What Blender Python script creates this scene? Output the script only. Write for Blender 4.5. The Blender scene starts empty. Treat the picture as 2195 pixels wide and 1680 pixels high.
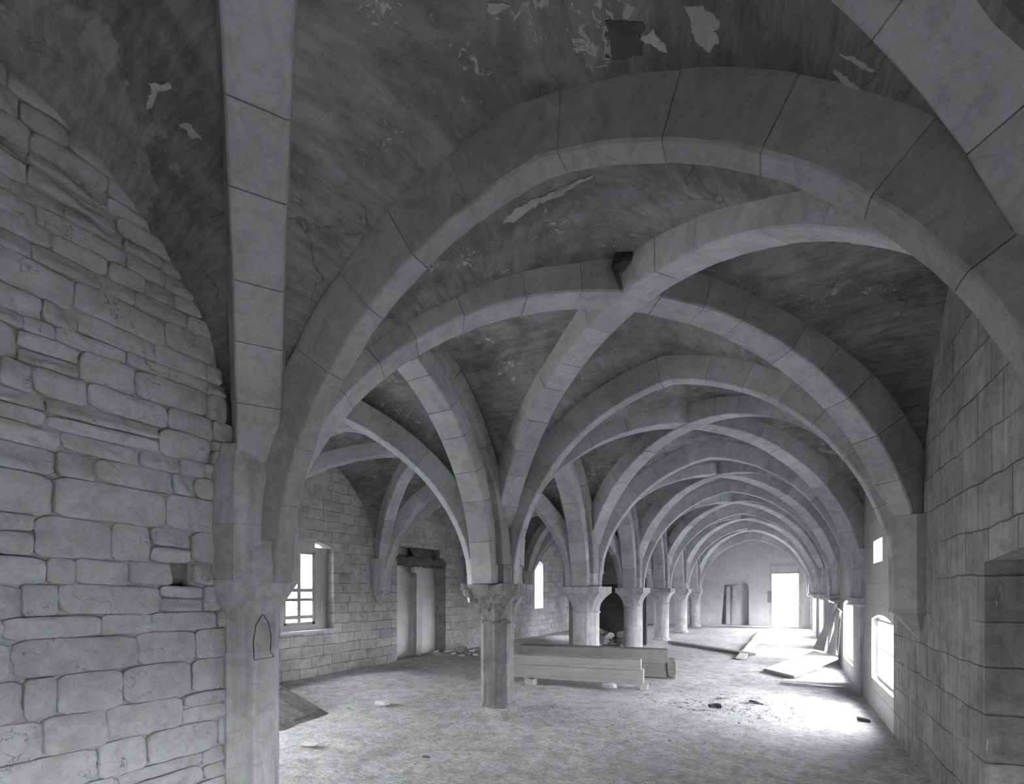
import bpy, bmesh, math, random
from mathutils import Vector, Matrix, noise
random.seed(11)
S = bpy.context.scene
COL = S.collection
R = math.radians
PI = math.pi

# ------------------------------------------------------------------ measures of the place (metres)
UC, UR, UL = -3.44, 1.096, -7.70          # column row, right wall, left wall
BAY = 3.47
V = lambda k: 2.19 + BAY * k              # column stations along the hall
SK = -1.43                                # the aisle vaults run on a skew to the left wall
VEND = 23.9
ZS, ZC = 1.75, 4.26                       # web springing and crown

# ------------------------------------------------------------------ helpers
def tag(o, label=None, cat=None, group=None, kind=None):
    if label: o['label'] = label
    if cat: o['category'] = cat
    if group: o['group'] = group
    if kind: o['kind'] = kind
    return o
def link(name, bm, mat, parent=None, smooth=False, bevel=0.0):
    me = bpy.data.meshes.new(name)
    bmesh.ops.recalc_face_normals(bm, faces=bm.faces)
    bm.to_mesh(me); bm.free()
    for m in (mat if isinstance(mat, (list, tuple)) else [mat]): me.materials.append(m)
    o = bpy.data.objects.new(name, me); COL.objects.link(o)
    if smooth:
        for p in me.polygons: p.use_smooth = True
    if parent: o.parent = parent
    if bevel:
        b = o.modifiers.new('bevel', 'BEVEL'); b.width = bevel; b.segments = 2; b.limit_method = 'ANGLE'; b.angle_limit = R(35)
    return o
def empty(name, loc, label, cat, group=None, rz=0):
    o = bpy.data.objects.new(name, None); COL.objects.link(o); o.location = loc; o.rotation_euler = (0, 0, rz)
    o.empty_display_size = .1
    return tag(o, label, cat, group)
def hexa(bm, p):      # p: 8 points, bottom 4 then top 4
    v = [bm.verts.new(q) for q in p]
    for f in ((0,3,2,1),(4,5,6,7),(0,1,5,4),(1,2,6,5),(2,3,7,6),(3,0,4,7)):
        bm.faces.new([v[i] for i in f])
    return v
def box(bm, x0, x1, y0, y1, z0, z1):
    return hexa(bm, [(x0,y0,z0),(x1,y0,z0),(x1,y1,z0),(x0,y1,z0),(x0,y0,z1),(x1,y0,z1),(x1,y1,z1),(x0,y1,z1)])
def nbox(name, dims, mat, parent=None, bevel=0.0):
    bm = bmesh.new(); box(bm, *dims); return link(name, bm, mat, parent, bevel=bevel)
def roughbox(bm, c, sx, sy, sz, rz=0, tilt=(0,0), rough=.02, n=3, seed=0):
    """a hewn block: subdivided box with noisy faces"""
    b = bmesh.new(); bmesh.ops.create_cube(b, size=1)
    bmesh.ops.subdivide_edges(b, edges=b.edges[:], cuts=n, use_grid_fill=True)
    M = Matrix.Translation(c) @ Matrix.Rotation(rz, 4, 'Z') @ Matrix.Rotation(tilt[0], 4, 'X') @ Matrix.Rotation(tilt[1], 4, 'Y')
    mp = {}
    for v in b.verts:
        q = Vector((v.co.x*sx, v.co.y*sy, v.co.z*sz))
        k = noise.noise_vector(q*6 + Vector((seed*3.1, seed, 0)))*rough
        rr = Vector((abs(v.co.x), abs(v.co.y), abs(v.co.z)))*2
        cut = max(0, rr.x+rr.y+rr.z-2.3)*.12
        q = q*(1-cut) + k
        mp[v] = bm.verts.new(M @ q)
    for f in b.faces: bm.faces.new([mp[v] for v in f.verts])
    b.free()
def rpoly(th, n, r):   # radius of a regular polygon with apothem r (flat towards +x)
    a = (th + PI/n) % (2*PI/n) - PI/n
    return r/math.cos(a)
def loft(bm, secs, N=48, cx=0, cy=0, jag=0, seed=0, a0=0, a1=2*PI):
    """secs: (z, apothem, n_from, n_to, mix); closed loft round z"""
    full = abs(a1-a0-2*PI) < 1e-6
    rings = []
    for (z, r, n1, n2, m) in secs:
        ring = []
        cnt = N if full else N+1
        for i in range(cnt):
            th = a0 + (a1-a0)*i/N
            q = rpoly(th, n1, r)*(1-m) + rpoly(th, n2, r)*m
            p = Vector((cx+math.cos(th)*q, cy+math.sin(th)*q, z))
            if jag: 
                k = noise.noise(p*9+Vector((seed*7.3,0,0)))
                k = min(0, k+.12)*jag
                p.x += math.cos(th)*k; p.y += math.sin(th)*k
                p.z += noise.noise(p*11+Vector((0,seed*3.3,0)))*jag*.25
            ring.append(bm.verts.new(p))
        rings.append(ring)
    for a, b in zip(rings, rings[1:]):
        n = len(a)
        for i in range(n if full else n-1):
            j = (i+1) % n
            bm.faces.new((a[i], a[j], b[j], b[i]))
    bm.faces.new(rings[0][::-1]); bm.faces.new(rings[-1])
    if not full:
        side = [r[0] for r in rings]; other = [r[-1] for r in rings]
        bm.faces.new([*side, *other[::-1]])

# ------------------------------------------------------------------ materials (all neutral greys: the photograph is black and white)
def nt(name):
    m = bpy.data.materials.new(name); m.use_nodes = True
    t = m.node_tree; t.nodes.clear()
    out = t.nodes.new('ShaderNodeOutputMaterial'); b = t.nodes.new('ShaderNodeBsdfPrincipled')
    t.links.new(b.outputs[0], out.inputs[0])
    b.inputs['Specular IOR Level'].default_value = .25
    return m, t, b
def N(t, typ, **kw):
    n = t.nodes.new(typ)
    for k, v in kw.items(): setattr(n, k, v)
    return n
def tex(t, vec, scale, detail=6, rough=.6, dist=0.0):
    n = N(t, 'ShaderNodeTexNoise'); n.inputs['Scale'].default_value = scale; n.inputs['Detail'].default_value = min(5, detail)
    n.inputs['Roughness'].default_value = rough; n.inputs['Distortion'].default_value = dist
    t.links.new(vec, n.inputs['Vector']); return n.outputs[0]
def ramp(t, val, stops):
    r = N(t, 'ShaderNodeValToRGB'); e = r.color_ramp.elements
    while len(e) < len(stops): e.new(.5)
    for i, (p, c) in enumerate(stops):
        e[i].position = p; e[i].color = (c*.995, c, c*1.008, 1)
    t.links.new(val, r.inputs[0]); return r.outputs[0]
def math_(t, op, a, b, clamp=False):
    n = N(t, 'ShaderNodeMath', operation=op); n.use_clamp = clamp
    for i, x in enumerate((a, b)):
        if isinstance(x, (int, float)): n.inputs[i].default_value = x
        else: t.links.new(x, n.inputs[i])
    return n.outputs[0]
def mix(t, fac, a, b, mode='MIX'):
    n = N(t, 'ShaderNodeMix', data_type='RGBA', blend_type=mode)
    if isinstance(fac, (int, float)): n.inputs[0].default_value = fac
    else: t.links.new(fac, n.inputs[0])
    for i, x in ((6, a), (7, b)):
        if isinstance(x, (int, float)): n.inputs[i].default_value = (x, x, x, 1)
        else: t.links.new(x, n.inputs[i])
    return n.outputs[2]
def pos(t):
    return N(t, 'ShaderNodeNewGeometry').outputs['Position']
def vscale(t, vec, s):
    m = N(t, 'ShaderNodeMapping'); m.inputs['Scale'].default_value = s; t.links.new(vec, m.inputs['Vector']); return m.outputs[0]
def bump(t, b, h, dist=.01, strength=1.0, prev=None):
    n = N(t, 'ShaderNodeBump'); n.inputs['Distance'].default_value = dist; n.inputs['Strength'].default_value = strength
    t.links.new(h, n.inputs['Height'])
    if prev: t.links.new(prev, n.inputs['Normal'])
    t.links.new(n.outputs[0], b.inputs['Normal']); return n.outputs[0]

def stone(name, lo, hi, island=.0, blotch=.5, streak=0.0, bs=.006, joints=None, far=None, cracks=False):
    """dressed limestone: grain, blotches, a random tone per block"""
    m, t, b = nt(name); p = pos(t)
    big = tex(t, p, 1.7, 5, .6, .4); fine = tex(t, p, 38, 6, .7)
    c = ramp(t, big, [(.3, lo), (.7, hi)])
    if island:
        g = N(t, 'ShaderNodeNewGeometry').outputs['Random Per Island']
        c = mix(t, 1.0, c, ramp(t, g, [(0, 1-island), (1, 1+island*.6)]), 'MULTIPLY')
    med = tex(t, p, 7, 6, .65, .8)
    c = mix(t, blotch, c, ramp(t, med, [(.35, .55), (.55, 1.0), (.75, 1.15)]), 'MULTIPLY')
    if streak:
        st = tex(t, vscale(t, p, (14, 14, .9)), 1, 4, .6)
        c = mix(t, streak, c, ramp(t, st, [(.4, .55), (.6, 1.1)]), 'MULTIPLY')
    c = mix(t, .35, c, ramp(t, fine, [(.3, .7), (.7, 1.2)]), 'MULTIPLY')
    h = math_(t, 'ADD', math_(t, 'MULTIPLY', fine, .4), math_(t, 'MULTIPLY', med, .7))
    pv = bump(t, b, h, bs)
    if joints:      # (axis, width, height): coursed masonry on a wall face
        ax, bw, bh, dark = joints
        sep = N(t, 'ShaderNodeSeparateXYZ'); t.links.new(p, sep.inputs[0])
        cmb = N(t, 'ShaderNodeCombineXYZ')
        t.links.new(sep.outputs[ax], cmb.inputs[0]); t.links.new(sep.outputs[2], cmb.inputs[1])
        wob = N(t, 'ShaderNodeTexNoise'); wob.inputs['Scale'].default_value = 2.2; wob.inputs['Detail'].default_value = 5
        t.links.new(p, wob.inputs['Vector'])
        vs = N(t, 'ShaderNodeVectorMath', operation='SCALE'); vs.inputs['Scale'].default_value = .07
        t.links.new(wob.outputs['Color'], vs.inputs[0])
        va = N(t, 'ShaderNodeVectorMath', operation='ADD'); t.links.new(cmb.outputs[0], va.inputs[0]); t.links.new(vs.outputs[0], va.inputs[1])
        br = N(t, 'ShaderNodeTexBrick'); br.offset = .43; br.squash = .8; br.squash_frequency = 3
        br.inputs['Scale'].default_value = 1; br.inputs['Brick Width'].default_value = bw; br.inputs['Row Height'].default_value = bh
        br.inputs['Mortar Size'].default_value = .006; br.inputs['Mortar Smooth'].default_value = .6; br.inputs['Bias'].default_value = 0
        br.inputs['Color1'].default_value = (.78,.78,.78,1); br.inputs['Color2'].default_value = (1.1,1.1,1.1,1); br.inputs['Mortar'].default_value = (dark,dark,dark,1)
        t.links.new(va.outputs[0], br.inputs['Vector'])
        patch = ramp(t, tex(t, p, 1.1, 4, .6), [(.38, 0), (.5, 1)])
        c = mix(t, math_(t, 'MULTIPLY', patch, .85), c, mix(t, 1.0, c, br.outputs['Color'], 'MULTIPLY'))
        hh = math_(t, 'MULTIPLY', math_(t, 'SUBTRACT', 1.0, br.outputs['Fac']), patch)
        bump(t, b, hh, .015, 1.0, pv)
    if far:      # the wall is set paler beyond this distance along the hall
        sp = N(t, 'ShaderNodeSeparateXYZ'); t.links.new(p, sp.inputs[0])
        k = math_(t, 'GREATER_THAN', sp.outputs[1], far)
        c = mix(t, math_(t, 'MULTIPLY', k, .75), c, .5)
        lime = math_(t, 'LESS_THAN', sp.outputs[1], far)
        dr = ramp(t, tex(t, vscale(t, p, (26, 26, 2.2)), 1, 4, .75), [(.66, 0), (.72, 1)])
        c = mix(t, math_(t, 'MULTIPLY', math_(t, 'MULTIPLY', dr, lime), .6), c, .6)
    if cracks:
        vo = N(t, 'ShaderNodeTexVoronoi', feature='DISTANCE_TO_EDGE'); vo.inputs['Scale'].default_value = 3.2
        w = N(t, 'ShaderNodeVectorMath', operation='ADD'); wn = N(t, 'ShaderNodeTexNoise'); wn.inputs['Scale'].default_value = 6; wn.inputs['Detail'].default_value = 5
        ws = N(t, 'ShaderNodeVectorMath', operation='SCALE'); ws.inputs['Scale'].default_value = .5
        t.links.new(p, wn.inputs['Vector']); t.links.new(wn.outputs['Color'], ws.inputs[0]); t.links.new(p, w.inputs[0]); t.links.new(ws.outputs[0], w.inputs[1]); t.links.new(w.outputs[0], vo.inputs['Vector'])
        ck = ramp(t, vo.outputs['Distance'], [(0, 0), (.012, 1)])
        ck = math_(t, 'MAXIMUM', ck, ramp(t, tex(t, p, 4.5, 3), [(.5, 1), (.6, 0)]))
        c = mix(t, 1.0, c, ramp(t, ck, [(0, .3), (1, 1)]), 'MULTIPLY')
    t.links.new(c, b.inputs['Base Color']); b.inputs['Roughness'].default_value = .9
    return m
M = {}
M['rib'] = stone('rib_limestone', .39, .53, island=.2, blotch=.42, bs=.007)
M['rib_dark'] = stone('sooty_limestone', .29, .38, island=.18, blotch=.45, streak=.1, bs=.006)
M['column'] = stone('column_limestone', .44, .60, island=.12, blotch=.5, streak=.35)
M['mortar'] = stone('mortar', .2, .28, blotch=.4)
M['rubble'] = stone('rubble_stone', .50, .62, island=.10, blotch=.45, bs=.022, cracks=True)
M['rubble_mortar'] = stone('rubble_mortar', .42, .54, blotch=.5, bs=.018, cracks=True)
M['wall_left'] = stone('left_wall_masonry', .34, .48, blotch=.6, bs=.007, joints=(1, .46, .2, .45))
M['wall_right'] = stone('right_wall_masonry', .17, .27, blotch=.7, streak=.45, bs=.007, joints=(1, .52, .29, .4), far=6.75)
M['wall_end'] = stone('end_wall_plaster', .55, .65, blotch=.25, streak=.1)
M['partition'] = stone('partition_plaster', .33, .42, blotch=.35, joints=(0, .6, .3, .6))
M['column_dark'] = stone('dark_column_limestone', .20, .33, island=.05, blotch=.6, streak=.5)  # darker tone of the column stone, used for the foremost column
M['soot'] = stone('soot_and_hole_shade', .05, .09, blotch=.5)  # soot; its dark tone also stands for shade in two holes
M['rubbish'] = stone('pale_rubble', .5, .62, blotch=.4, bs=.01)

def plaster():
    m, t, b = nt('vault_plaster'); p = pos(t)
    big = tex(t, p, 1.15, 6, .62, .7)
    c = ramp(t, big, [(.28, .095), (.45, .14), (.52, .185), (.72, .22)])
    pat = ramp(t, tex(t, p, .9, 7, .58, .3), [(.565, 0), (.575, 1)])              # layers of limewash with crisp edges
    c = mix(t, math_(t, 'MULTIPLY', pat, .5), c, .20)
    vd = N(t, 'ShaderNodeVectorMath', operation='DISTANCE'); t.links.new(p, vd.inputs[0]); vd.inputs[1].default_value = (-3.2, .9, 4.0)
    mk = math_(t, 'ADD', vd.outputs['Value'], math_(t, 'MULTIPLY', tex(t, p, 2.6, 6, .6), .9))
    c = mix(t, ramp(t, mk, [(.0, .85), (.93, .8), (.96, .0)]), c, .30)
    scr = tex(t, vscale(t, p, (3, 3, 30)), 1.3, 5, .7, .5)
    c = mix(t, .75, c, ramp(t, scr, [(.35, .6), (.65, 1.3)]), 'MULTIPLY')
    c = mix(t, .7, c, ramp(t, tex(t, p, 4.5, 7, .7, .9), [(.36, .75), (.5, 1.0), (.66, 1.15)]), 'MULTIPLY')
    fl = ramp(t, math_(t, 'MULTIPLY', tex(t, p, 16, 8, .75, 1.2), tex(t, p, 2.1, 3, .5)), [(.365, 0), (.395, 1)])
    c = mix(t, math_(t, 'MULTIPLY', fl, .7), c, .5)                               # flaked white specks
    cr = N(t, 'ShaderNodeTexVoronoi', feature='DISTANCE_TO_EDGE'); cr.inputs['Scale'].default_value = .8
    w = N(t, 'ShaderNodeVectorMath', operation='ADD'); wn = N(t, 'ShaderNodeTexNoise'); wn.inputs['Scale'].default_value = 2.5; wn.inputs['Detail'].default_value = 6
    t.links.new(p, wn.inputs['Vector']); t.links.new(p, w.inputs[0]); t.links.new(wn.outputs['Color'], w.inputs[1]); t.links.new(w.outputs[0], cr.inputs['Vector'])
    ck = ramp(t, cr.outputs['Distance'], [(0, 0), (.006, 1)])
    ck = math_(t, 'MAXIMUM', ck, ramp(t, tex(t, p, 1.3, 2), [(.48, 1), (.56, 0)]))
    c = mix(t, 1.0, c, ramp(t, ck, [(0, .45), (1, 1)]), 'MULTIPLY')
    t.links.new(c, b.inputs['Base Color']); b.inputs['Roughness'].default_value = .92
    h = math_(t, 'ADD', math_(t, 'MULTIPLY', tex(t, p, 30, 6, .7), .35), math_(t, 'ADD', tex(t, p, 5, 6, .6), math_(t, 'MULTIPLY', ck, .4)))
    bump(t, b, h, .0045); return m
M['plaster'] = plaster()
def earth():
    m, t, b = nt('earth_floor'); p = pos(t)
    c = ramp(t, tex(t, p, .55, 5, .6, .3), [(.35, .56), (.6, .76)])
    c = mix(t, .8, c, ramp(t, tex(t, p, 5, 8, .72, .4), [(.35, .6), (.6, 1.1)]), 'MULTIPLY')
    c = mix(t, .8, c, ramp(t, tex(t, vscale(t, p, (24, 60, 30)), 1, 8, .8), [(.38, .5), (.6, 1.25)]), 'MULTIPLY')
    t.links.new(c, b.inputs['Base Color']); b.inputs['Roughness'].default_value = .95
    h = math_(t, 'ADD', tex(t, p, 9, 8, .75), math_(t, 'MULTIPLY', tex(t, p, 60, 5, .8), .5))
    bump(t, b, h, .02); return m
M['earth'] = earth()
def wood(name, lo, hi, ax=0):
    m, t, b = nt(name); tc = N(t, 'ShaderNodeTexCoord').outputs['Object']
    s = [28, 28, 28]; s[ax] = 1.2
    g = tex(t, vscale(t, tc, tuple(s)), 1, 6, .65, .5)
    c = ramp(t, g, [(.3, lo), (.65, hi)])
    c = mix(t, .5, c, ramp(t, tex(t, tc, 2.5, 4), [(.35, .75), (.65, 1.1)]), 'MULTIPLY')
    t.links.new(c, b.inputs['Base Color']); b.inputs['Roughness'].default_value = .75
    bump(t, b, g, .004); return m
M['wood'] = wood('pale_timber', .36, .46)
M['wood_dark'] = wood('dark_timber', .17, .24)
M['wood_light'] = wood('bleached_plank', .55, .68)
M['wood_post'] = wood('sawn_post', .42, .55, 2)
M['paint'] = wood('painted_joinery', .42, .5, 2)
def flat(name, c, rough=.6):
    m, t, b = nt(name); p = pos(t)
    t.links.new(ramp(t, tex(t, p, 20, 4), [(.3, c*.85), (.7, c*1.1)]), b.inputs['Base Color']); b.inputs['Roughness'].default_value = rough; return m
M['paper'] = flat('white_paper', .8)
M['iron'] = flat('rusty_iron', .06)
M['flake'] = flat('bare_white_plaster', .36, .9)
M['outside'] = flat('outside_ground', .55, .9)
def glass():
    m = bpy.data.materials.new('window_glass'); m.use_nodes = True; t = m.node_tree; t.nodes.clear()
    o = N(t, 'ShaderNodeOutputMaterial'); a = N(t, 'ShaderNodeBsdfTransparent'); g = N(t, 'ShaderNodeBsdfGlossy'); x = N(t, 'ShaderNodeMixShader')
    a.inputs[0].default_value = (.93,.93,.94,1); g.inputs['Roughness'].default_value = .05; x.inputs[0].default_value = .06
    t.links.new(a.outputs[0], x.inputs[1]); t.links.new(g.outputs[0], x.inputs[2]); t.links.new(x.outputs[0], o.inputs[0]); return m
M['glass'] = glass()

# ------------------------------------------------------------------ vault webs
E0 = .15
def P(x):
    x = min(1, abs(x)); return math.sqrt(max(0, (1+E0)**2-(x+E0)**2))/math.sqrt((1+E0)**2-E0**2)
NB = 24
RS = [math.sin(PI/2*j/NB) for j in range(NB+1)]
def web_z(p, q, v=99): return ZS + (ZC-ZS-.17*math.exp(-((v-V(0))/.9)**2)*min(1, 4*(1-abs(p)))*(1 if v < 90 else 0))*P(min(abs(p), abs(q)))
def wobble(v):
    k = noise.noise(v*.9)*.035 + noise.noise(v*2.7)*.012
    return k
def bay_web(bm, fn):
    """fn(p,q) -> (u, v); four cells split along the groins"""
    for cell in range(4):
        rows = []
        for j in range(NB+1):
            row = []
            for i in range(-j, j+1):
                a = RS[abs(i)]*(1 if i >= 0 else -1); bq = RS[j]
                p, q = [(a, bq), (a, -bq), (bq, a), (-bq, a)][cell]
                u, v = fn(p, q); z = web_z(p, q, v if u > UC-.01 else 99)
                w = Vector((u, v, z)); edge = (1-max(abs(p), abs(q)))
                z += wobble(w)*min(1, edge*4)
                row.append(bm.verts.new((u, v, z)))
            rows.append(row)
        for j in range(1, NB+1):
            lo, hi = rows[j-1], rows[j]
            n = len(lo)
            for i in range(n-1): bm.faces.new((lo[i], lo[i+1], hi[i+2], hi[i+1]))
            bm.faces.new((lo[0], hi[1], hi[0])); bm.faces.new((lo[-1], hi[-1], hi[-2]))
UM, UH = (UC+UR)/2, (UR-UC)/2
AM, AH = (UC+UL)/2, (UC-UL)/2
def nave_fn(k):
    if k < 0: return lambda p, q: (UM+p*UH, .72+q*1.47)
    return lambda p, q: (UM+p*UH, (V(k)+V(k+1))/2 + q*BAY/2)
def skew(u): return SK*(UC-u)/(UC-UL)
def aisle_fn(k):
    def f(p, q):
        u = AM+p*AH
        return u, (V(k)+V(k+1))/2 + q*BAY/2 + skew(u)
    return f
bm = bmesh.new()
for k in range(-1, 6): bay_web(bm, nave_fn(k))
for k in range(-1, 7): bay_web(bm, aisle_fn(k))
# short strip of vault between the last arch and the end wall
for (f, u0, u1) in ((0, UC, UR),):
    prev = None
    for i in range(-NB, NB+1):
        p = RS[abs(i)]*(1 if i >= 0 else -1)
        a = bm.verts.new((UM+p*UH, V(6), web_z(p, 1))); b = bm.verts.new((UM+p*UH, VEND+.2, web_z(p, 1)))
        if prev: bm.faces.new((prev[0], a, b, prev[1]))
        prev = (a, b)
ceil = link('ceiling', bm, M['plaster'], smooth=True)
tag(ceil, 'soot-dark plastered groin vault over both aisles', kind='structure')

# ------------------------------------------------------------------ ribs and arches
def arch_pts(a, b, za, zb, zc, e=.15, n=64, e2=None, tmax=1.0, tmin=0.0):
    """pointed arch from a to b (2-D), springing heights za/zb, crown zc"""
    a, b = Vector(a), Vector(b); out = []
    for i in range(n+1):
        th = (i/n)
        x = -math.cos(PI*th)                       # -1..1 clustered at the springings
        e_ = e
        f = math.sqrt(max(0, (1+e_)**2-(abs(x)+e_)**2))/math.sqrt((1+e_)**2-e_**2)
        z0 = za if x < 0 else zb
        t = (x+1)/2
        if t < tmin-1e-6 or t > tmax+1e-6: continue
        q = a.lerp(b, t)
        out.append(Vector((q.x, q.y, z0+(zc-z0)*f)))
    return out
def rib_mesh(pts, side, sec, seg=.42, gap=.0018, jit=.003, rough=.0025, seed=0, core=True):
    rnd = random.Random(seed); bm = bmesh.new(); side = Vector(side).normalized()
    L = [0]
    for a, b in zip(pts, pts[1:]): L.append(L[-1]+(b-a).length)
    T = L[-1]
    def at(s):
        s = min(max(s, 0), T)
        for i in range(len(L)-1):
            if s <= L[i+1]+1e-9:
                d = (s-L[i])/max(1e-9, L[i+1]-L[i]); break
        p = pts[i].lerp(pts[i+1], d)
        # smooth tangent
        def tg(j):
            j0, j1 = max(0, j-1), min(len(pts)-1, j+1); return (pts[j1]-pts[j0]).normalized()
        t = tg(i).lerp(tg(i+1), d).normalized()
        n = side.cross(t)
        return p, t, n
    mid = at(T/2); flip = -1 if mid[2].z < 0 else 1
    def ring(s, off=(0, 0), sh=0.0, rg=0.0):
        p, t, n = at(s); n = n*flip; out = []
        for (w, h) in sec:
            w2 = w*(1-sh/max(.05, max(abs(q[0]) for q in sec))) + off[0]; h2 = h + off[1] + (sh if h < .05 else 0)
            q = p + side*w2 + n*h2
            if rg: q = q + noise.noise_vector(q*13)*rg
            out.append(bm.verts.new(q))
        return out
    def tube(ss, **kw):
        rs = [ring(s, **kw) for s in ss]; m = len(sec)
        for a, b in zip(rs, rs[1:]):
            for i in range(m): bm.faces.new((a[i], a[(i+1) % m], b[(i+1) % m], b[i]))
        bm.faces.new(rs[0][::-1]); bm.faces.new(rs[-1])
    s = 0
    while s < T-.05:
        l = seg*rnd.uniform(.75, 1.3)
        if T-(s+l) < seg*.4: l = T-s
        k = max(2, int(l/.1))
        ss = [s+gap+(l-2*gap)*i/k for i in range(k+1)]
        tube(ss, off=(rnd.uniform(-jit, jit), rnd.uniform(-jit, jit)), rg=rough)
        s += l
    if core:
        nf = len(bm.faces)
        k = max(8, int(T/.15)); tube([T*i/k for i in range(k+1)], sh=.010)
        bm.faces.ensure_lookup_table()
        for f in bm.faces[nf:]: f.material_index = 1
    return bm
def rib(name, pts, side, sec, mat, label, cat, group, **kw):
    bm = rib_mesh(pts, side, sec, **kw)
    o = link(name, bm, [mat, M['mortar']], bevel=.003)
    return tag(o, label, cat, group)
def sec_t(w0=.08, w1=.14, h=.32): return [(-w0, .012), (-w0+.012, 0), (w0-.012, 0), (w0, .012), (w1, h*.93), (w1, h), (-w1, h), (-w1, h*.93)]
SEC_T = sec_t()
SEC_D = sec_t(.135, .175, .30)
SEC_A = sec_t(.17, .19, .30)
ORD = ['nearest', 'second', 'third', 'fourth', 'fifth', 'sixth', 'seventh']

NAVE_T = {0: 3.84, 1: 4.0, 2: 3.97, 3: 4.0, 4: 3.96, 5: 3.92, 6: 3.82}
for k in range(0, 7):
    yr = V(k) if k else 2.36
    pts = arch_pts((UC+.30, V(k)), (UR-.17, yr), 1.66, 1.50, NAVE_T[k])
    rib('transverse_arch', pts, (V(k)-yr, UR-UC, 0), SEC_T if k else sec_t(.075, .15, .30), M['rib'] if k else M['rib_dark'],
        f'{ORD[k]} pointed stone arch spanning the right nave, counted from the camera', 'stone arch', 'transverse arches of the right nave', seed=k, seg=.46, rough=.009 if k == 0 else .003)
for k in range(-1, 6):
    ZR, zc = 1.62, 4.03
    if k < 0:
        C = Vector((-1.17, .73)); ends = [(Vector((UC+.1, V(0)-.06)), 'near left pier'), (Vector((UR-.04, 2.36)), 'near right wall')]
        for n_, (a, w) in enumerate(ends):
            b = a+(C-a)*2*.98; d = (b-a).normalized()
            rib('diagonal_rib', arch_pts(a, b, ZR, ZR, zc-.015*n_, e=.0), (-d.y, d.x, 0), SEC_D, M['rib'],
                f'very near broad rib sweeping overhead from the {w}', 'vault rib', 'diagonal ribs of the right nave', seed=20+k-n_*3)
        continue
    for n_ in (0, 1):
        a, b = ((UC, V(k)), (UR, V(k+1))) if n_ == 0 else ((UC, V(k+1)), (UR, V(k) if k else 2.36))
        a, b = Vector(a), Vector(b); d = (b-a).normalized()
        rib('diagonal_rib', arch_pts(a+d*.12, b-d*.1, ZR, ZR, zc-.015*n_, e=.0), (-d.y, d.x, 0), SEC_D, M['rib'],
            f'diagonal rib of the {ORD[k]} nave bay, ' + ('running from near left column to far right wall' if n_ == 0 else 'running from far left column to near right wall'), 'vault rib', 'diagonal ribs of the right nave', seed=20+k+20*n_)
for k in range(-1, 6):
    # arcade arch between columns
    a, b = (UC, V(k)+.40), (UC, V(k+1)-.40)
    if k >= 0:
        t = empty('arcade_arch', (UC, (V(k)+V(k+1))/2, 0), f'{ORD[k]} lengthwise arcade arch between the columns, from the camera', 'stone arch', 'arcade arches along the column row')
        o = link('soffit_order', rib_mesh(arch_pts(a if k else (UC, V(0)+.06), b, 1.7, 1.7, 4.02, e=.45), (1, 0, 0), SEC_A, seed=60+k), [M['rib'], M['mortar']], bevel=.006)
        o.parent = t; o.matrix_parent_inverse = Matrix.Translation((-UC, -(V(k)+V(k+1))/2, 0))
        a, b = (UC, V(k)+.30), (UC, V(k+1)-.30)
        o = link('outer_order', rib_mesh(arch_pts(a if k else (UC, V(0)+.0), b, 1.95, 1.95, 4.24, e=.45), (1, 0, 0), sec_t(.27, .29, .16), seed=70+k), [M['rib_dark'], M['mortar']], bevel=.006)
        o.parent = t; o.matrix_parent_inverse = Matrix.Translation((-UC, -(V(k)+V(k+1))/2, 0))
for k in range(0, 7):
    a = (UC-.30, V(k)+skew(UC-.3)); b = (UL+.12, V(k)+skew(UL+.12))
    d = (Vector(b)-Vector(a)).normalized()
    rib('aisle_arch', arch_pts(a, b, 1.66, 1.45, 4.0), (-d.y, d.x, 0), sec_t(.12, .16, .3), M['rib'],
        f'{ORD[k]} arch across the left aisle, counted from the camera', 'stone arch', 'arches of the left aisle', seed=80+k)
for k in range(0, 6):
    for j in (0, 1):
        if j == 0: a, b = (UC, V(k+1)), (UL, V(k)+SK)
        else:      a, b = (UC, V(k)), (UL, V(k+1)+SK)
        a, b = Vector(a), Vector(b); d = (b-a).normalized()
        rib('aisle_rib', arch_pts(a+d*(.40 if j == 0 else .2), b-d*.1, 1.69, 1.5, 4.0, e=.0), (-d.y, d.x, 0), sec_t(.12, .15, .28), M['rib'],
            f'diagonal rib of the {ORD[k]} left aisle bay, ' + ('from far column back to near wall' if j == 0 else 'from near column to far wall'), 'vault rib', 'diagonal ribs of the left aisle', seed=100+2*k+j)

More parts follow.
